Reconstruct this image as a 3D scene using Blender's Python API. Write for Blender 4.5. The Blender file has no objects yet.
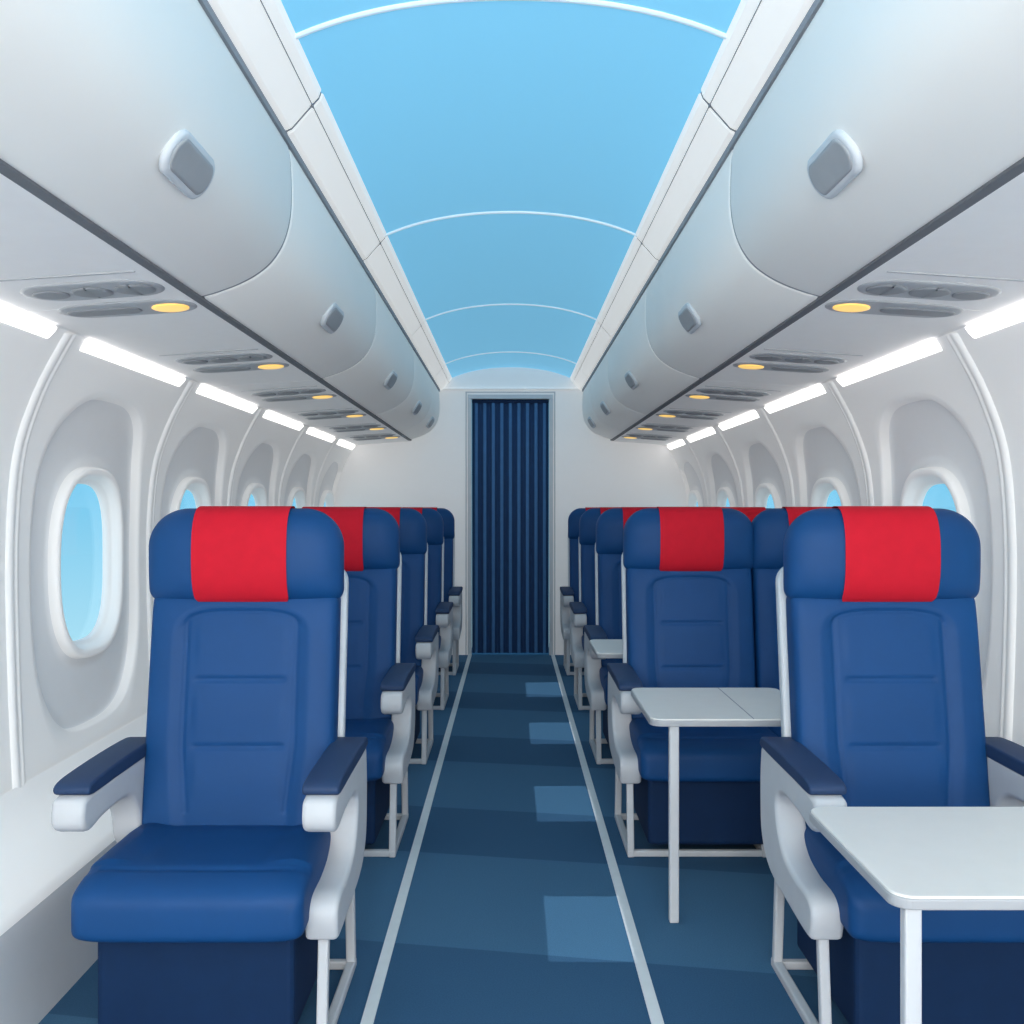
import bpy, bmesh, math
from mathutils import Vector, Matrix
C=bpy.context; D=bpy.data
S=C.scene
S.view_settings.view_transform='Standard'
S.view_settings.look='None'

# ---------------- materials ----------------
def lin(c):
    return tuple(((v/255)/12.92 if v/255<=0.04045 else ((v/255+0.055)/1.055)**2.4) for v in c)+(1,)
def mat(name,c,rough=0.5,emit=None,es=0,var=0.0,scale=20,bump=0,metal=0,spec=0.5,bscale=None):
    m=D.materials.new(name); m.use_nodes=True
    nt=m.node_tree; b=nt.nodes['Principled BSDF']
    b.inputs['Base Color'].default_value=lin(c); b.inputs['Roughness'].default_value=rough
    b.inputs['Metallic'].default_value=metal
    b.inputs['Specular IOR Level'].default_value=spec
    tc=nt.nodes.new('ShaderNodeTexCoord')
    if var>0:
        n=nt.nodes.new('ShaderNodeTexNoise'); n.inputs['Scale'].default_value=scale; n.inputs['Detail'].default_value=4
        nt.links.new(tc.outputs['Object'],n.inputs['Vector'])
        r=nt.nodes.new('ShaderNodeValToRGB')
        a=lin(c)
        r.color_ramp.elements[0].position=0.3; r.color_ramp.elements[1].position=0.7
        r.color_ramp.elements[0].color=tuple(x*(1-var) for x in a[:3])+(1,)
        r.color_ramp.elements[1].color=tuple(min(1,x*(1+var)) for x in a[:3])+(1,)
        nt.links.new(n.outputs['Fac'],r.inputs['Fac']); nt.links.new(r.outputs['Color'],b.inputs['Base Color'])
    if bump>0:
        n2=nt.nodes.new('ShaderNodeTexNoise'); n2.inputs['Scale'].default_value=bscale or 200
        nt.links.new(tc.outputs['Object'],n2.inputs['Vector'])
        bp=nt.nodes.new('ShaderNodeBump'); bp.inputs['Strength'].default_value=bump; bp.inputs['Distance'].default_value=0.002
        nt.links.new(n2.outputs['Fac'],bp.inputs['Height']); nt.links.new(bp.outputs['Normal'],b.inputs['Normal'])
    if emit:
        b.inputs['Emission Color'].default_value=lin(emit); b.inputs['Emission Strength'].default_value=es
    return m
FILL_GLOW=(255,250,243)  # even self-glow added to walls, bins and panels as ambient fill
M=dict(
 blue=mat('seat_blue_leather',(8,65,118),0.6,var=0.05,scale=6,bump=0.06,bscale=350,spec=.3),
 navy=mat('seat_base_navy',(8,40,76),0.75,var=0.05,spec=.25),
 pad=mat('armrest_pad_navy',(38,60,94),0.6,var=0.03,spec=.3),
 red=mat('headrest_cover_red',(198,24,44),0.8,var=0.04,scale=30,bump=0.1,bscale=500,spec=.2),
 plas=mat('seat_frame_plastic',(194,196,200),0.6,var=0.02,spec=.3),
 shell=mat('seat_shell_plastic',(205,209,214),0.6,var=0.02,spec=.3),
 wall=mat('sidewall_panel',(244,244,244),0.6,var=0.006,emit=FILL_GLOW,es=.14,spec=.3),
 niche=mat('window_surround_panel',(228,230,233),0.6,var=0.006,emit=FILL_GLOW,es=.09,spec=.3),
 kick=mat('kick_panel_grey',(206,208,212),0.7,var=0.01,spec=.2),
 bulk=mat('bulkhead_laminate',(240,240,241),0.6,var=0.006,emit=FILL_GLOW,es=.10,spec=.3),
 bin=mat('bin_panel',(236,235,232),0.6,var=0.006,scale=3,emit=FILL_GLOW,es=.06,spec=.35),
 psu=mat('service_panel',(230,230,231),0.6,var=0.01,emit=FILL_GLOW,es=.08,spec=.3),
 grey=mat('vent_grey',(142,145,150),0.5,var=0.03),
 latch=mat('latch_grey',(160,162,166),0.5,var=0.03),
 grey2=mat('recess_grey',(182,184,188),0.5,var=0.03),
 dark=mat('gap_dark',(105,108,114),0.7,var=0.05),
 seam=mat('seam_grey',(146,149,156),0.6,var=0.02),
 amber=mat('reading_lamp_amber',(250,205,110),0.4,emit=(255,205,110),es=0.75),
 rail=mat('light_rail_diffuser',(232,232,232),0.5,emit=(255,248,238),es=0.40),
 cove=mat('cove_light_diffuser',(250,250,250),0.4,emit=(255,250,244),es=2.6),
 ceil=mat('ceiling_blue_luminous',(124,200,236),0.6,emit=(132,206,240),es=0.49),
 cjoint=mat('ceiling_joint_trim',(215,236,248),0.5,emit=(215,238,250),es=0.35),
 table=mat('table_laminate',(224,222,218),0.5,var=0.012),
 tedge=mat('table_edge',(165,167,171),0.4,var=0.02),
 line=mat('aisle_strip',(218,222,224),0.6,var=0.03),
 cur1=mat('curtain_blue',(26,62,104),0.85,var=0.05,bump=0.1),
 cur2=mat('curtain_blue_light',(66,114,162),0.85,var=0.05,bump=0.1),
)
m=D.materials.new('carpet_blue'); m.use_nodes=True; nt=m.node_tree; b=nt.nodes['Principled BSDF']
b.inputs['Roughness'].default_value=0.9; b.inputs['Specular IOR Level'].default_value=0.2
tc=nt.nodes.new('ShaderNodeTexCoord')
n=nt.nodes.new('ShaderNodeTexNoise'); n.inputs['Scale'].default_value=260; n.inputs['Detail'].default_value=3
nt.links.new(tc.outputs['Object'],n.inputs['Vector'])
r=nt.nodes.new('ShaderNodeValToRGB'); r.color_ramp.elements[0].position=.25; r.color_ramp.elements[1].position=.75
r.color_ramp.elements[0].color=lin((60,98,128)); r.color_ramp.elements[1].color=lin((70,112,144))
nt.links.new(n.outputs['Fac'],r.inputs['Fac'])
sp=nt.nodes.new('ShaderNodeSeparateXYZ'); nt.links.new(tc.outputs['Object'],sp.inputs[0])
def MT(nt,op,a,b_=None):
    x=nt.nodes.new('ShaderNodeMath'); x.operation=op
    for i_,q in enumerate((a,b_)):
        if q is None: continue
        if isinstance(q,(int,float)): x.inputs[i_].default_value=q
        else: nt.links.new(q,x.inputs[i_])
    return x.outputs[0]
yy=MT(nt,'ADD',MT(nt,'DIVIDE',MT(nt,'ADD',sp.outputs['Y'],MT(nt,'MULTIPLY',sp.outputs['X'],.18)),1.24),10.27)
shadow_bandm=MT(nt,'LESS_THAN',MT(nt,'FRACT',yy),.42)  # diagonal shadows across the aisle, painted into the carpet colour
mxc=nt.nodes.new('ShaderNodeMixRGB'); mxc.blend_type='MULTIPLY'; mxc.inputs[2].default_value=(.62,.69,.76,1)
nt.links.new(shadow_bandm,mxc.inputs[0]); nt.links.new(r.outputs['Color'],mxc.inputs[1]); nt.links.new(mxc.outputs[0],b.inputs['Base Color'])
bp=nt.nodes.new('ShaderNodeBump'); bp.inputs['Strength'].default_value=.3; bp.inputs['Distance'].default_value=.003
nt.links.new(n.outputs['Fac'],bp.inputs['Height']); nt.links.new(bp.outputs['Normal'],b.inputs['Normal'])
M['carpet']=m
m=D.materials.new('window_glass'); m.use_nodes=True; nt=m.node_tree
for x in list(nt.nodes):
    if x.type!='OUTPUT_MATERIAL': nt.nodes.remove(x)
o=[x for x in nt.nodes if x.type=='OUTPUT_MATERIAL'][0]
t=nt.nodes.new('ShaderNodeBsdfTransparent'); g=nt.nodes.new('ShaderNodeBsdfGlossy'); g.inputs['Roughness'].default_value=0.05
mx=nt.nodes.new('ShaderNodeMixShader'); mx.inputs[0].default_value=0.05
nt.links.new(t.outputs[0],mx.inputs[1]); nt.links.new(g.outputs[0],mx.inputs[2]); nt.links.new(mx.outputs[0],o.inputs[0])
M['glass']=m

# ---------------- helpers ----------------
def link(o,parent=None):
    C.collection.objects.link(o)
    if parent: o.parent=parent
    return o
def mesh(name,verts,faces,mats,smooth=True,merge=True,fmat=None):
    me=D.meshes.new(name); me.from_pydata([tuple(v) for v in verts],[],faces)
    for mm in (mats if isinstance(mats,(list,tuple)) else [mats]): me.materials.append(M[mm])
    if fmat:
        for p,i in zip(me.polygons,fmat): p.material_index=i
    bm=bmesh.new(); bm.from_mesh(me)
    if merge: bmesh.ops.remove_doubles(bm,verts=bm.verts,dist=1e-5)
    bmesh.ops.recalc_face_normals(bm,faces=bm.faces)
    bm.to_mesh(me); bm.free()
    if smooth:
        for p in me.polygons: p.use_smooth=True
    return me
def obj(name,me,parent=None,loc=(0,0,0)):
    o=D.objects.new(name,me); o.location=loc; return link(o,parent)
def empty(name,loc=(0,0,0)):
    o=D.objects.new(name,None); o.empty_display_size=.1; o.location=loc; return link(o)
def boxes_mesh(name,boxes,mats,bev=0.004,seg=2):
    bm=bmesh.new()
    for bx in boxes:
        x0,x1,y0,y1,z0,z1=bx[:6]; mi=bx[6] if len(bx)>6 else 0
        b2=bmesh.new(); bmesh.ops.create_cube(b2,size=1)
        for v in b2.verts: v.co=Vector(((x0+x1)/2+v.co.x*(x1-x0),(y0+y1)/2+v.co.y*(y1-y0),(z0+z1)/2+v.co.z*(z1-z0)))
        bv=min(bev,0.45*min(x1-x0,y1-y0,z1-z0))
        if bv>0: bmesh.ops.bevel(b2,geom=b2.edges[:],offset=bv,segments=seg,profile=.5,affect='EDGES')
        for f in b2.faces: f.material_index=mi
        tmp=D.meshes.new('t'); b2.to_mesh(tmp); b2.free(); bm.from_mesh(tmp); D.meshes.remove(tmp)
    me=D.meshes.new(name); bm.to_mesh(me); bm.free()
    for mm in (mats if isinstance(mats,(list,tuple)) else [mats]): me.materials.append(M[mm])
    return me
def sgp(x,e): return max(0.0,x)**e
def pillow(name,hw,hh,tf,tb,mt,p=4,q=4,rt=0,rb=0,nu=60,nv=60,disp=None,wfun=None,mp=None):
    V=[];F=[]
    def idx(s,i,j): return s*(nu+1)*(nv+1)+j*(nu+1)+i
    for s in (0,1):
        for j in range(nv+1):
            v=math.sin(math.pi/2*(-1+2*j/nv)); z=hh*v
            w=hw*(wfun(v) if wfun else 1)
            if rt and z>hh-rt: dz=z-(hh-rt); w-=rt-math.sqrt(max(rt*rt-dz*dz,0))
            if rb and z<-(hh-rb): dz=-(hh-rb)-z; w-=rb-math.sqrt(max(rb*rb-dz*dz,0))
            for i in range(nu+1):
                u=math.sin(math.pi/2*(-1+2*i/nu))
                g=sgp(1-abs(u)**p,1/p)*sgp(1-abs(v)**q,1/q)
                x=u*w
                if s==0:
                    y=-tf*g
                    if disp: y-=disp(x,z,u,v)*min(1,g*1.5)
                else: y=tb*g
                co=(x,y,z)
                V.append(mp(co) if mp else co)
    for s in (0,1):
        for j in range(nv):
            for i in range(nu):
                F.append((idx(s,i,j),idx(s,i+1,j),idx(s,i+1,j+1),idx(s,i,j+1)))
    return mesh(name,V,F,mt)
def catmull(pts,n=6,closed=True):
    out=[];L=len(pts)
    rng=range(L) if closed else range(L-1)
    for i in rng:
        if closed: p0,p1,p2,p3=[pts[(i+k-1)%L] for k in range(4)]
        else: p0,p1,p2,p3=pts[max(i-1,0)],pts[i],pts[i+1],pts[min(i+2,L-1)]
        for k in range(n):
            t=k/n
            out.append(tuple(0.5*((2*b_)+(-a_+c_)*t+(2*a_-5*b_+4*c_-d_)*t*t+(-a_+3*b_-3*c_+d_)*t**3) for a_,b_,c_,d_ in zip(p0,p1,p2,p3)))
    if not closed: out.append(tuple(pts[-1]))
    return out
def extrude_profile(name,prof,w,mt,bev=0.01,seg=3):
    bm=bmesh.new()
    vs=[bm.verts.new((-w/2,a,b_)) for a,b_ in prof]
    f=bm.faces.new(vs)
    r=bmesh.ops.extrude_face_region(bm,geom=[f])
    nv=[e for e in r['geom'] if isinstance(e,bmesh.types.BMVert)]
    for v in nv: v.co.x+=w
    bmesh.ops.recalc_face_normals(bm,faces=bm.faces)
    ed=[e for e in bm.edges if abs(e.verts[0].co.x-e.verts[1].co.x)<1e-6]
    bmesh.ops.bevel(bm,geom=ed,offset=bev,segments=seg,profile=.5,affect='EDGES')
    me=D.meshes.new(name); bm.to_mesh(me); bm.free(); me.materials.append(M[mt])
    for p in me.polygons: p.use_smooth=len(p.vertices)<=4
    return me
def capsule(name,L,H,T,mt,mtx=None,n=24):
    V=[];F=[];rings=[(1.0,0),(1.0,T*.6),(1-.12,T*.92),(1-.25,T)]
    def outline(k):
        r=H/2*k; pts=[]
        hl=L/2-H/2
        for i in range(n): a=-math.pi/2+math.pi*i/(n-1); pts.append((hl+r*math.cos(a),r*math.sin(a)))
        for i in range(n): a=math.pi/2+math.pi*i/(n-1); pts.append((-hl+r*math.cos(a),r*math.sin(a)))
        return pts
    N=2*n
    for k,z in rings:
        V+= [(x,y,z) for x,y in outline(k)]
    for r_ in range(len(rings)-1):
        for i in range(N): F.append((r_*N+i,r_*N+(i+1)%N,(r_+1)*N+(i+1)%N,(r_+1)*N+i))
    F.append(tuple((len(rings)-1)*N+i for i in range(N))); F.append(tuple(reversed(range(N))))
    if mtx: V=[tuple(mtx@Vector(v)) for v in V]
    me=mesh(name,V,F,mt,merge=False)
    for p in me.polygons:
        if len(p.vertices)>4: p.use_smooth=False
    return me

Y0,Y1=-1.6,8.06
# ---------------- floor ----------------
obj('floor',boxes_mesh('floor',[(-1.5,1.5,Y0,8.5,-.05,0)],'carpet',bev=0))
obj('trim_1',boxes_mesh('aisle_strip',[(-.350,-.320,Y0,8.05,0,.004)],'line',bev=.001))
obj('trim_2',boxes_mesh('aisle_strip',[(.326,.356,Y0,8.05,0,.004)],'line',bev=.001))

# ---------------- side walls ----------------
PROF=catmull([(0,1.40),(.45,1.428),(.8,1.442),(1.1,1.445),(1.35,1.425),(1.52,1.372),(1.64,1.312),(1.72,1.265)],n=12,closed=False)
def wx(z):
    if z<=PROF[0][0]: return PROF[0][1]
    for a,b_ in zip(PROF,PROF[1:]):
        if a[0]<=z<=b_[0]:
            t=(z-a[0])/max(1e-9,b_[0]-a[0]); return a[1]+(b_[1]-a[1])*t
    return PROF[-1][1]
PITCH=1.09; CENT=[3.40+PITCH*k for k in range(-4,5)]
ZC=1.015; ZT=1.72; NA=160
def srad(th,hw,hh,n): 
    c,s=abs(math.cos(th)),abs(math.sin(th))
    return 1/((c/hw)**n+(s/hh)**n)**(1/n)
def wall(side):
    V=[];F=[];FM=[]
    for yc in CENT:
        yr=min(yc+PITCH/2,Y1)-yc; yl=PITCH/2
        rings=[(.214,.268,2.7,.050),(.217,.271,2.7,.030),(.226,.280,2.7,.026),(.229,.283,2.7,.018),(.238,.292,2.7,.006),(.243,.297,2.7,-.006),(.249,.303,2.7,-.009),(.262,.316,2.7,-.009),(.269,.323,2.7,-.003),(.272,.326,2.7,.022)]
        K=len(rings)-1
        def pts(hw,hh,n,off):
            out=[]
            for i in range(NA):
                th=2*math.pi*i/NA; r=srad(th,hw,hh,n)
                y=r*math.cos(th); z=r*math.sin(th)
                y=min(y,yr-.004)
                out.append([y,z,off])
            return out
        R=[pts(*q) for q in rings]
        n1=pts(.415,.545,3.0,.036); 
        for k in range(1,6): R.append([[a+(c-a)*k/5,b_+(d-b_)*k/5,.022+.014*k/5] for (a,b_,_),(c,d,_) in zip(R[K],n1)])
        R.append(pts(.420,.550,3.0,.032)); R.append(pts(.425,.555,3.0,.006)); R.append(pts(.430,.560,3.0,0))
        rect=[]
        zu,zd=ZT-ZC,ZC
        corners=[(yr,zu),(-yl,zu),(-yl,-zd),(yr,-zd)]
        for i in range(NA):
            th=2*math.pi*i/NA; c,s=math.cos(th),math.sin(th)
            ty=(yr if c>0 else yl)/max(abs(c),1e-9); tz=(zu if s>0 else zd)/max(abs(s),1e-9)
            t_=min(ty,tz); rect.append([c*t_,s*t_,0])
        for cy,cz in corners:
            k=min(range(NA),key=lambda i:(rect[i][0]-cy)**2+(rect[i][1]-cz)**2); rect[k]=[cy,cz,0]
        last=R[-1]
        for k in range(1,9): R.append([[a+(c-a)*k/8,b_+(d-b_)*k/8,0] for (a,b_,_),(c,d,_) in zip(last,rect)])
        base=len(V)
        for rg in R:
            for y,z,off in rg: V.append((side*(wx(ZC+z)+off),yc+y,ZC+z))
        for r_ in range(len(R)-1):
            for i in range(NA):
                F.append((base+r_*NA+i,base+r_*NA+(i+1)%NA,base+(r_+1)*NA+(i+1)%NA,base+(r_+1)*NA+i))
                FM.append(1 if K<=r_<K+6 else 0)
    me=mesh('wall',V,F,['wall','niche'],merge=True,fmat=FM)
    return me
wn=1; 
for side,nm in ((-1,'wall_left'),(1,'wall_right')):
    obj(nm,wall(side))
    for yc in CENT:
        X=side*(wx(ZC)+.042)
        pts=[(yc+srad(2*math.pi*i/64,.217,.271,2.7)*math.cos(2*math.pi*i/64),ZC+srad(2*math.pi*i/64,.217,.271,2.7)*math.sin(2*math.pi*i/64)) for i in range(64)]
        V=[(X,a,b_) for a,b_ in pts]+[(X+side*.004,a,b_) for a,b_ in pts]
        F=[tuple(range(64)),tuple(range(64,128))]+[(i,(i+1)%64,64+(i+1)%64,64+i) for i in range(64)]
        obj('window_%d'%wn,mesh('pane',V,F,'glass',smooth=False)); wn+=1
    V=[];F=[]
    zs=[.02+1.68*i/60 for i in range(61)]
    for yc in CENT[:-1]:
        yb=yc+PITCH/2; sec=[(-.035,0.002),(-.028,-.008),(-.006,-.012),(0,-.004),(.006,-.012),(.028,-.008),(.035,.002)]
        b0=len(V)
        for z in zs:
            for dy,dx in sec: V.append((side*(wx(z)+dx),yb+dy,z))
        k=len(sec)
        for j in range(60):
            for i in range(k-1): F.append((b0+j*k+i,b0+j*k+i+1,b0+(j+1)*k+i+1,b0+(j+1)*k+i))
    obj('trim_%d'%(3 if side<0 else 4),mesh('wall_ribs',V,F,'wall',merge=False))
    grp=empty('cove_light' ,(0,0,0))
    for n_,yc in enumerate(CENT):
        y0=yc-.44; y1=min(yc+.44,Y1-.05)
        V=[];F=[]
        sec=[(1.270,1.703),(1.276,1.693),(1.294,1.674),(1.318,1.668),(1.330,1.70)]
        for y in (y0,y1):
            for x,z in sec: V.append((side*(x-.006),y,z))
        k=len(sec)
        for i in range(k): F.append((i,(i+1)%k,k+(i+1)%k,k+i))
        F+= [tuple(range(k)),tuple(range(2*k-1,k-1,-1))]
        obj('diffuser_%d'%(n_+1),mesh('diff',V,F,'cove',smooth=False),grp)
# sloping kick panel at the foot of the left sidewall
kp=catmull([(-1.418,.40),(-1.36,.335),(-1.20,.275),(-1.145,.24),(-1.12,.12),(-1.10,0)],6,closed=False)
V=[];F=[];FM=[]
for y in (Y0,8.05):
    for x,z in kp: V.append((x,y,z))
k=len(kp)
for i in range(k-1):
    F.append((i,i+1,k+i+1,k+i)); FM.append(0 if kp[i][1]>.245 else 1)
obj('baseboard_left',mesh('kick',V,F,['wall','kick'],merge=False,fmat=FM))
obj('baseboard_right',boxes_mesh('base',[(1.385,1.40,Y0,8.05,0,.09)],'kick',bev=.004))

# ---------------- ceiling ----------------
def cz(x): return 2.35-.075*(x/.5)**2-.02*(x/.5)**4
N=28; xs=[-.52+1.04*i/N for i in range(N+1)]
V=[];F=[]
ys=[Y0,Y1+.05]
for y in ys:
    for x in xs: V.append((x,y,cz(x)))
for y in ys:
    for x in xs: V.append((x,y,cz(x)+.03))
k=N+1
for i in range(N):
    F.append((i,i+1,k+i+1,k+i)); F.append((2*k+i,2*k+i+1,3*k+i+1,3*k+i))
obj('ceiling',mesh('ceiling',V,F,'ceil',merge=False))
t_n=5
for y in (-.9,.75,2.22,3.83,5.56,7.26):
    V=[];F=[]
    sec=[(-.009,0),(-.006,-.006),(.006,-.006),(.009,0)]
    for x in xs:
        for dy,dz in sec: V.append((x,y+dy,cz(x)+dz))
    for i in range(N):
        for j in range(3): F.append((i*4+j,i*4+j+1,(i+1)*4+j+1,(i+1)*4+j))
    obj('trim_%d'%t_n,mesh('ceil_joint',V,F,'cjoint')); t_n+=1
RJ=[Y0,-.9,.75,2.52,3.83,5.56,7.26,Y1]
for side in (-1,1):
    grp=empty('light_rail')
    sec=[(.500,2.300),(.484,2.285),(.482,2.262),(.488,2.246),(.525,2.205),(.560,2.165),(.574,2.158),(.590,2.165),(.60,2.21),(.60,2.34),(.500,2.34)]
    for n_,(a,b_) in enumerate(zip(RJ,RJ[1:])):
        V=[];F=[]; k=len(sec)
        cx=.54; czc=2.25
        for y,s_ in ((a+.004,.93),(a+.014,1),(b_-.014,1),(b_-.004,.93)):
            for x,z in sec: V.append((side*(cx+(x-cx)*s_),y,czc+(z-czc)*s_))
        for r_ in range(3):
            for i in range(k): F.append((r_*k+i,r_*k+(i+1)%k,(r_+1)*k+(i+1)%k,(r_+1)*k+i))
        F+=[tuple(range(k)),tuple(range(4*k-1,3*k-1,-1))]
        obj('segment_%d'%(n_+1),mesh('rail',V,F,'rail',smooth=False),grp)
    core=boxes_mesh('core',[(min(side*.505,side*.59),max(side*.505,side*.59),Y0,Y1,2.225,2.33)],'seam',bev=0)
    obj('core',core,grp)
    obj('channel',boxes_mesh('channel',[(min(side*.573,side*.60),max(side*.573,side*.60),Y0,7.98,2.141,2.163)],'seam',bev=0),grp)
    V=[];F=[]
    for y in RJ[1:-1]:
        b0=len(V)
        for yy_ in (y-.005,y+.005):
            for x,z in sec: V.append((side*(.54+(x-.54)*.955),yy_,2.25+(z-2.25)*.955))
        for i in range(k): F.append((b0+i,b0+(i+1)%k,b0+k+(i+1)%k,b0+k+i))
    obj('gaskets',mesh('gaskets',V,F,'seam',smooth=False),grp)

# ---------------- overhead bins ----------------
VIS=catmull([(.600,2.150),(.578,2.135),(.571,2.05),(.573,1.965),(.590,1.895),(.622,1.842),(.665,1.806),(.715,1.780),(.77,1.760),(.805,1.750)],n=6,closed=False)
BP=VIS+[(.83,1.758),(1.25,1.775),(1.33,1.9),(1.2,2.2),(.8,2.32),(.62,2.3)]
BJ=[-1.6,-.70,.93,2.58,4.20,5.85,7.10,8.0]
for side in (-1,1):
    for n_,(a,b_) in enumerate(zip(BJ,BJ[1:])):
        root=empty('overhead_bin',(0,(a+b_)/2,0)); ym=(a+b_)/2
        V=[];F=[]; k=len(BP)
        cx,cc=.95,2.05
        last=(n_==len(BJ)-2)
        secs=[(a+.004,.970),(a+.005,.984),(a+.010,.995),(a+.018,1),(b_-.018,1),(b_-.010,.995),(b_-.005,.984),(b_-.004,.970)]
        if last: secs=secs[:4]+[(b_-.10,1),(b_-.05,.99),(b_-.02,.965),(b_,.92)]
        for y,s_ in secs:
            for x,z in BP: V.append((side*(cx+(x-cx)*s_),y-ym,cc+(z-cc)*s_))
        for r_ in range(len(secs)-1):
            for i in range(k): F.append((r_*k+i,r_*k+(i+1)%k,(r_+1)*k+(i+1)%k,(r_+1)*k+i))
        F+=[tuple(range(k)),tuple(range(len(secs)*k-1,(len(secs)-1)*k-1,-1))]
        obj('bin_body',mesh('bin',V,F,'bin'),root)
        if not last:
            V=[];F=[]
            for y in (b_-.0055,b_+.0055):
                for x,z in BP: V.append((side*(cx+(x-cx)*.990),y-ym,cc+(z-cc)*.990))
            for i in range(k): F.append((i,(i+1)%k,k+(i+1)%k,k+i))
            obj('door_gasket',mesh('gasket',V,F,'seam'),root)
        hy=.12 if n_==2 else (0 if n_<5 else -.05)
        p=Vector((.614,hy,1.851)); p0,p1=Vector((.622,0,1.842)),Vector((.590,0,1.895))
        tz=(p1-p0).normalized(); 
        tz=Vector((side*tz.x,0,tz.z)); yv=Vector((0,1,0)); nrm=yv.cross(tz) 
        if nrm.x*side>0: nrm=-nrm
        xv=yv if side>0 else -yv
        mt=Matrix((xv,tz,nrm)).transposed().to_4x4(); 
        P=Vector((side*p.x,p.y,p.z))
        mo=Matrix.Translation(P-nrm*.004)@mt
        obj('handle_bezel',capsule('hb',.225,.090,.014,'shell',mo),root)
        mo=Matrix.Translation(P+nrm*.008)@mt
        obj('handle_latch',capsule('hl',.195,.066,.005,'latch',mo),root)
for side in (-1,1):
    x0,x1=sorted((side*.804,side*.83))
    bxs=[(x0,x1,Y0,7.98,1.744,1.757)]
    obj('trim_%d'%t_n,boxes_mesh('gap',bxs,'dark',bev=0)); t_n+=1
    V=[];F=[]
    xsn=[(.815,1.745),(1.05,1.731),(1.265,1.712),(1.285,1.70)]
    sec=[(x,z) for x,z in xsn]+[(x,z+.016) for x,z in reversed(xsn)]
    k=len(sec)
    jo=[Y0,-.75,.93,2.58,4.2,5.85,7.3,Y1]
    for a,b_ in zip(jo,jo[1:]):
        b0=len(V)
        for y in (a+.002,b_-.002):
            for x,z in sec: V.append((side*x,y,z))
        for i in range(k): F.append((b0+i,b0+(i+1)%k,b0+k+(i+1)%k,b0+k+i))
        F+=[tuple(b0+i for i in range(k)),tuple(b0+k+i for i in reversed(range(k)))]
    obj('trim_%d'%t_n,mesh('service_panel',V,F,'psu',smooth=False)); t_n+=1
    for D0 in (.48,1.51,2.58,3.68,4.70,5.68,6.62,7.45):
        root=empty('passenger_service_unit',(0,D0,0))
        def pz(x): return 1.744-(x-.832)*.0675
        def cap(nm,xa,xb,dy,h,t,mt_,lift=0):
            xm=(xa+xb)/2
            ax=Vector((side*1,0,-.0675)).normalized(); ay=Vector((0,1,0)); az=ax.cross(ay)
            if az.z>0: ay=-ay; az=ax.cross(ay)
            mm=Matrix.Translation(Vector((side*xm,dy,pz(xm)+.002))+az*lift)@Matrix((ax,ay,az)).transposed().to_4x4()
            obj(nm,capsule(nm,xb-xa,h,t,mt_,mm),root)
        cap('trim_plate',.86,1.20,-.32,.010,.004,'grey2')
        cap('vent_plate',.85,1.19,-.17,.17,.006,'grey2')
        cap('vent_1',.87,.965,-.17,.10,.006,'grey',.005)
        cap('vent_2',.975,1.07,-.17,.10,.006,'grey',.005)
        cap('vent_3',1.08,1.165,-.17,.08,.006,'grey',.005)
        cap('lamp_plate',.84,1.20,.05,.16,.006,'grey2')
        cap('reading_lamp',.86,.955,.05,.094,.006,'amber',.005)
        cap('call_panel',.985,1.18,.05,.07,.005,'grey',.005)

# ---------------- bulkhead, doorway, curtain ----------------
bz=[(-1.5,-.345,Y1,Y1+.05,0,2.45),(.335,1.5,Y1,Y1+.05,0,2.45),(-.345,.335,Y1,Y1+.05,2.11,2.45)]
obj('wall_back',boxes_mesh('bulk',bz,'bulk',bev=0))
obj('wall_front',boxes_mesh('bulk2',[(-1.5,1.5,Y0-.05,Y0,0,2.45)],'bulk',bev=0))
fr=[(-.352,-.322,Y1-.018,Y1+.06,0,2.09),(.312,.342,Y1-.018,Y1+.06,0,2.09),(-.352,.342,Y1-.018,Y1+.06,2.09,2.125),
    (-.372,-.362,Y1-.008,Y1,0,2.145),(.352,.362,Y1-.008,Y1,0,2.145),(-.372,.362,Y1-.008,Y1,2.14,2.15)]
obj('door_1',boxes_mesh('doorframe',fr,'shell',bev=.003))
obj('trim_%d'%t_n,boxes_mesh('bulk_trim',[(-.56,.56,Y1-.02,Y1,2.165,2.18)],'wall',bev=.004)); t_n+=1
V=[];F=[];fm=[]
NP=9; x0,x1=-.320,.310; per=16; n=NP*per
for j in range(9):
    z=.01+2.06*j/8
    for i in range(n+1):
        t=i/n; V.append((x0+(x1-x0)*t,Y1+.035+.012*math.cos(2*math.pi*t*NP),z))
for j in range(8):
    for i in range(n):
        F.append((j*(n+1)+i,j*(n+1)+i+1,(j+1)*(n+1)+i+1,(j+1)*(n+1)+i))
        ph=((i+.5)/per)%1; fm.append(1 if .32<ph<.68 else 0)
root=empty('curtain')
obj('fabric',mesh('curtain',V,F,['cur1','cur2'],merge=False,fmat=fm),root)
obj('rail',boxes_mesh('crail',[(-.32,.31,Y1+.02,Y1+.05,2.06,2.088)],'navy',bev=.004),root)

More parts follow.
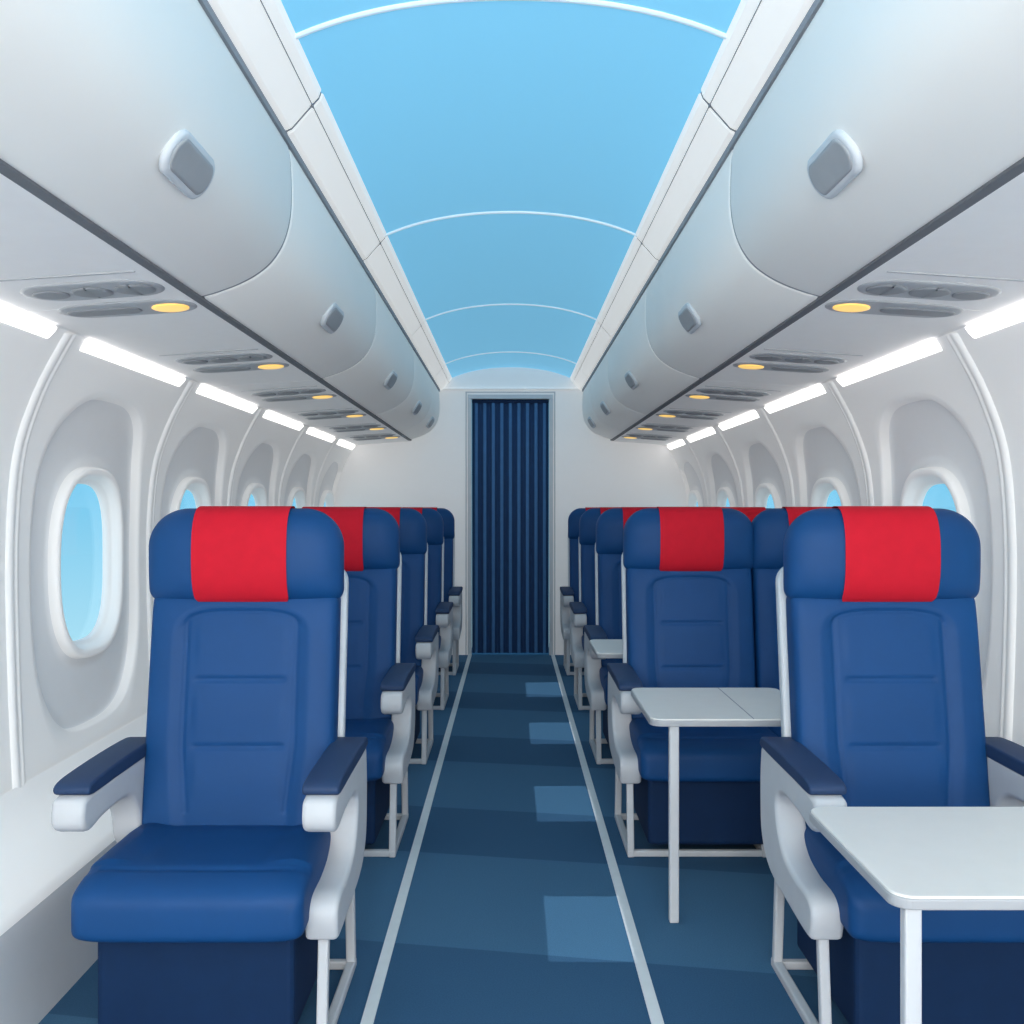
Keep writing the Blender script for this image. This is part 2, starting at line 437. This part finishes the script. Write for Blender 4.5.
# ---------------- seats ----------------
hz=1.077; hhh=.122; tf,tb=.085,.045
def hmap(c): return (c[0],c[1]-.02,c[2]+hz)
me_head=pillow('headrest',.251,hhh,tf,tb,'blue',p=3.2,q=2.6,rt=.10,rb=.035,nu=64,nv=48,mp=hmap)
V=[];F=[];e=.006; nx=28
path=[]
for i in range(41):
    ph=-math.asin(.985)+ (math.pi/2+math.asin(.985))*i/40; path.append((math.sin(ph),0))
for i in range(1,20):
    ph=math.pi/2-(math.pi/2+.2)*i/19; path.append((math.sin(ph),1))
vb=path[0][0]*(hhh+e)
for j,(v,s_) in enumerate(path):
    for i in range(nx+1):
        wc=.120
        if s_==0:
            dz=v*(hhh+e)-vb; rr=.024
            if dz<rr: wc-=rr-math.sqrt(max(0,rr*rr-(rr-dz)**2))
        x=wc*(-1+2*i/nx)
        u=x/.256
        g=sgp(1-abs(u)**3.2,1/3.2)*sgp(1-abs(v)**2.6,1/2.6)
        y=-(tf+e)*g if s_==0 else (tb+e)*g
        V.append((x,y-.02,hz+(hhh+e)*v))
for j in range(len(path)-1):
    for i in range(nx): F.append((j*(nx+1)+i,j*(nx+1)+i+1,(j+1)*(nx+1)+i+1,(j+1)*(nx+1)+i))
me_cover=mesh('headrest_cover',V,F,'red',merge=False)
zb0,zb1=.36,.985; zc=(zb0+zb1)/2; hb=(zb1-zb0)/2
def gs(d,s): return math.exp(-(d/s)**2)
def bdisp(x,z,u,v):
    Z=z+zc; ax=abs(x); d=0
    xe=.14-.02*max(0,(.6-Z)/.2) if Z<.6 else .14
    t=max(0,min(1,(ax-xe)/.04)); t=t*t*(3-2*t); d+=.010*t
    top=.935-.02*(ax/.14)**4
    if Z>top-.01: 
        tt=max(0,min(1,(Z-top+.01)/.03)); d+=.010*tt*(1-t)
    if .44<Z<top: d-=.0045*gs(ax-xe,.005)
    if ax<xe: d-=.0045*gs(Z-top,.005)
    if ax<.12:
        f=min(1,(.12-ax)/.015)
        d-=.006*f*(gs(Z-.765,.005)+gs(Z-.60,.005))
        d+=.003*f*(gs(Z-.68,.05)+gs(Z-.85,.05)+gs(Z-.52,.05))
    return d
def bmap(c):
    Z=c[2]+zc; return (c[0],c[1]-.012-(.98-Z)*.15,Z)
me_back=pillow('backrest',.240,hb,.05,.06,'blue',p=4.5,q=6,rt=.03,rb=.02,nu=120,nv=170,disp=bdisp,mp=bmap)
def smap(c):
    Z=c[2]+.69; return (c[0],c[1]+.052-(.98-Z)*.15,Z)
me_shell=pillow('shell',.249,.36,.018,.05,'shell',p=5,q=7,rt=.05,rb=.03,nu=40,nv=40,mp=smap)
def cmap(c):
    y=c[2]-.262; f=max(0,min(1,(-y-.38)/.15)); return (c[0],y,.338-c[1]-.02*f*f+ (.012 if y<-.2 else .012*(-y)/.2)-.006)
def cdisp(x,z,u,v):
    ax=abs(x); d=0
    d-=.005*gs(z+.175,.007)*(1 if ax<.21 else .3)
    d+=.010*max(0,min(1,(ax-.14)/.06))*(1 if z>-.15 else .4)
    return d
me_cush=pillow('cushion',.248,.262,.070,.066,'blue',p=7,q=5.0,rt=.02,rb=.03,nu=70,nv=90,disp=cdisp,mp=cmap)
me_base=boxes_mesh('base',[(-.215,.215,-.455,.0,.045,.295)],'navy',bev=.015,seg=3)
prof=[(-.43,.572),(-.20,.578),(-.03,.580),(.0,.55),(.008,.44),(-.01,.34),(-.09,.278),(-.25,.258),(-.41,.248),(-.438,.265),(-.446,.315),(-.41,.342),(-.31,.346),(-.22,.366),(-.165,.42),(-.155,.475),(-.21,.505),(-.34,.502),(-.43,.490),(-.468,.510),(-.468,.55)]
prof=catmull(prof,4)
me_arm=extrude_profile('arm_frame',prof,.074,'plas',bev=.012)
prof2=catmull([(-.43,.572),(-.20,.578),(-.03,.580),(.0,.55),(.004,.44),(-.02,.36),(-.08,.34),(-.13,.37),(-.15,.44),(-.19,.490),(-.25,.505),(-.36,.500),(-.43,.490),(-.466,.510),(-.466,.55)],4)
me_arm2=extrude_profile('arm_frame_window',prof2,.074,'plas',bev=.012)
pp=catmull([(-.446,.578),(-.438,.594),(-.38,.602),(-.20,.607),(-.04,.605),(-.012,.593),(-.012,.578),(-.1,.573),(-.3,.571),(-.42,.569)],3)
me_pad=extrude_profile('arm_pad',pp,.082,'pad',bev=.006)
def tube_mesh(name,segs,w,mt_):
    bm=bmesh.new()
    for a,b_ in segs:
        a=Vector(a);b_=Vector(b_);d=b_-a;L=d.length
        q=d.to_track_quat('Z','Y')
        b2=bmesh.new(); bmesh.ops.create_cube(b2,size=1)
        for v in b2.verts: v.co=Vector((v.co.x*w,v.co.y*w,v.co.z*L))
        bmesh.ops.bevel(b2,geom=b2.edges[:],offset=w*.2,segments=2,profile=.5,affect='EDGES')
        bmesh.ops.transform(b2,matrix=Matrix.Translation((a+b_)/2)@q.to_matrix().to_4x4(),verts=b2.verts)
        t=D.meshes.new('t'); b2.to_mesh(t); b2.free(); bm.from_mesh(t); D.meshes.remove(t)
    me=D.meshes.new(name); bm.to_mesh(me); bm.free(); me.materials.append(M[mt_]); return me
def legset(x):
    return tube_mesh('leg_frame',[((x,-.40,.275),(x,-.43,.012)),((x,-.06,.29),(x,-.03,.012)),((x,-.445,.012),(x,-.01,.012))],.024,'plas')
def cross(a,b_): return tube_mesh('cross_bar',[((a,-.43,.012),(b_,-.43,.012)),((a,-.03,.012),(b_,-.03,.012))],.022,'plas')
me_cross=cross(-.23,.27); me_crossR=cross(-.27,.20); me_crossW=cross(-.2,.2)
AX=.272
me_legs={1:legset(AX),-1:legset(-AX)}; me_legin={1:legset(.19),-1:legset(-.19)}
def seat(x,y,aisle,arms=(-1,1)):
    """aisle: side (+1/-1) on which the aisle lies, 0 = window seat"""
    r=empty('airplane_seat',(x,y,0))
    obj('base',me_base,r); obj('cushion',me_cush,r); obj('backrest',me_back,r); obj('back_shell',me_shell,r)
    obj('headrest',me_head,r); obj('headrest_cover',me_cover,r)
    obj('cross_bars',{1:me_cross,-1:me_crossR,0:me_crossW}[aisle],r)
    for k,s_ in enumerate((-1,1)):
        if s_ in arms:
            obj('armrest_%d'%(k+1),me_arm if s_==aisle else me_arm2,r,(s_*AX,0,0)); obj('armrest_pad_%d'%(k+1),me_pad,r,(s_*AX,0,0))
        obj('leg_%d'%(k+1),(me_legs if s_==aisle else me_legin)[s_],r)
ROWS=[2.60,3.83,5.06,6.30,7.52]
for i,y in enumerate(ROWS):
    seat(-.688 if i==0 else -.680,y,1)
    if i==0: seat(.965,y,-1)
    else:
        seat(.684,y,-1,(-1,)); seat(1.170,y,0,())

# ---------------- tables ----------------
def table(x0,x1,y0,y1,zt,legs,seamx=None):
    xc,yc=(x0+x1)/2,(y0+y1)/2
    r=empty('tray_table',(xc,yc,0)); R=.035
    def slab(nm,ins,z0,z1,mt_,bev):
        hx,hy=(x1-x0)/2-ins,(y1-y0)/2-ins
        pts=[]
        for cx_,cy_,a0 in ((hx-R,hy-R,0),(-hx+R,hy-R,90),(-hx+R,-hy+R,180),(hx-R,-hy+R,270)):
            for i in range(9): a=math.radians(a0+90*i/8); pts.append((cx_+R*math.cos(a),cy_+R*math.sin(a)))
        bm=bmesh.new(); f=bm.faces.new([bm.verts.new((a,b_,z0)) for a,b_ in pts])
        q=bmesh.ops.extrude_face_region(bm,geom=[f])
        for v in [g_ for g_ in q['geom'] if isinstance(g_,bmesh.types.BMVert)]: v.co.z=z1
        bmesh.ops.recalc_face_normals(bm,faces=bm.faces)
        ed=[e_ for e_ in bm.edges if abs(e_.verts[0].co.z-e_.verts[1].co.z)<1e-6]
        bmesh.ops.bevel(bm,geom=ed,offset=bev,segments=2,profile=.5,affect='EDGES')
        me=D.meshes.new(nm); bm.to_mesh(me); bm.free(); me.materials.append(M[mt_]); obj(nm,me,r)
    slab('top_edge',0,zt-.022,zt-.004,'tedge',.003)
    slab('top',.003,zt-.010,zt,'table',.002)
    if seamx: obj('fold_seam',boxes_mesh('seam',[(seamx-xc-.0015,seamx-xc+.0015,y0-yc+.005,y1-yc-.005,zt-.001,zt+.0006)],'seam',bev=0),r)
    for k,(lx,ly) in enumerate(legs):
        obj('leg_%d'%(k+1),boxes_mesh('leg',[(lx-xc-.014,lx-xc+.014,ly-yc-.013,ly-yc+.013,0,zt-.02)],'plas',bev=.005),r)
table(.402,.90,2.84,3.345,.592,[(.472,2.862),(.86,2.862)],.70)
table(.610,1.18,1.57,2.05,.581,[(.645,1.592),(1.14,1.592)],None)
table(.360,.90,4.13,4.575,.592,[(.60,4.16),(.86,4.16)],None)

# ---------------- lights ----------------
w=D.worlds.new('sky'); S.world=w; w.use_nodes=True; nt=w.node_tree
bg=nt.nodes['Background']; tc=nt.nodes.new('ShaderNodeTexCoord'); sp=nt.nodes.new('ShaderNodeSeparateXYZ')
mr=nt.nodes.new('ShaderNodeMapRange'); mr.inputs['From Min'].default_value=-.15; mr.inputs['From Max'].default_value=.03
rp=nt.nodes.new('ShaderNodeValToRGB')
rp.color_ramp.elements[0].color=lin((176,228,246)); rp.color_ramp.elements[1].color=lin((116,200,238))
nt.links.new(tc.outputs['Generated'],sp.inputs[0]); nt.links.new(sp.outputs['Z'],mr.inputs['Value'])
nt.links.new(mr.outputs[0],rp.inputs[0]); nt.links.new(rp.outputs[0],bg.inputs['Color']); bg.inputs['Strength'].default_value=1.1

def area(nm,loc,rot,sx,sy,e,col=(1,1,1)):
    l=D.lights.new(nm,'AREA'); l.shape='RECTANGLE'; l.size=sx; l.size_y=sy; l.energy=e; l.color=col
    o=D.objects.new(nm,l); o.location=loc; o.rotation_euler=rot; link(o); return o
area('fill_softbox',(0,-1.5,1.45),(math.radians(84),0,0),2.4,1.5,104,(1,.96,.90))  # unseen softbox added behind the camera, facing down the cabin
area('overhead_fill',(0,-.3,2.28),(math.radians(20),0,0),.8,1.6,23,(1,.96,.90))  # unseen overhead fill light, added out of frame above the camera
for yd,hl in ((2.83,.22),(4.02,.24),(5.27,.25),(6.53,.26)):  # added masked spots, standing in for window light patches on the floor
    l=D.lights.new('sun_patch_gobo','SPOT'); l.energy=95; l.spot_size=math.radians(70); l.spot_blend=0; l.shadow_soft_size=.004; l.color=(.9,.96,1)
    l.use_nodes=True; nt=l.node_tree; em=[x for x in nt.nodes if x.type=='EMISSION'][0]
    tc=nt.nodes.new('ShaderNodeTexCoord'); sp=nt.nodes.new('ShaderNodeSeparateXYZ'); nt.links.new(tc.outputs['Normal'],sp.inputs[0])
    az=MT(nt,'ABSOLUTE',sp.outputs['Z'])
    px=MT(nt,'DIVIDE',sp.outputs['X'],az); py=MT(nt,'DIVIDE',sp.outputs['Y'],az)
    h=2.2
    mx_=MT(nt,'LESS_THAN',MT(nt,'ABSOLUTE',MT(nt,'ADD',px,.25/h)),.115/h)
    my_=MT(nt,'LESS_THAN',MT(nt,'ABSOLUTE',py),hl/h)
    st=MT(nt,'MULTIPLY',mx_,my_)
    nt.links.new(st,em.inputs['Strength'])
    o=D.objects.new('sun_patch_gobo',l); o.location=(.465,yd,2.2); link(o)

# ---------------- camera ----------------
cam=D.cameras.new('camera'); co=D.objects.new('camera',cam); link(co)
co.location=(0,0,1.2); co.rotation_euler=(math.radians(90),0,0)
cam.sensor_width=36; cam.lens=36*987/1024
cam.shift_x=1/1024; cam.shift_y=-4/1024; cam.clip_start=.02
S.camera=co
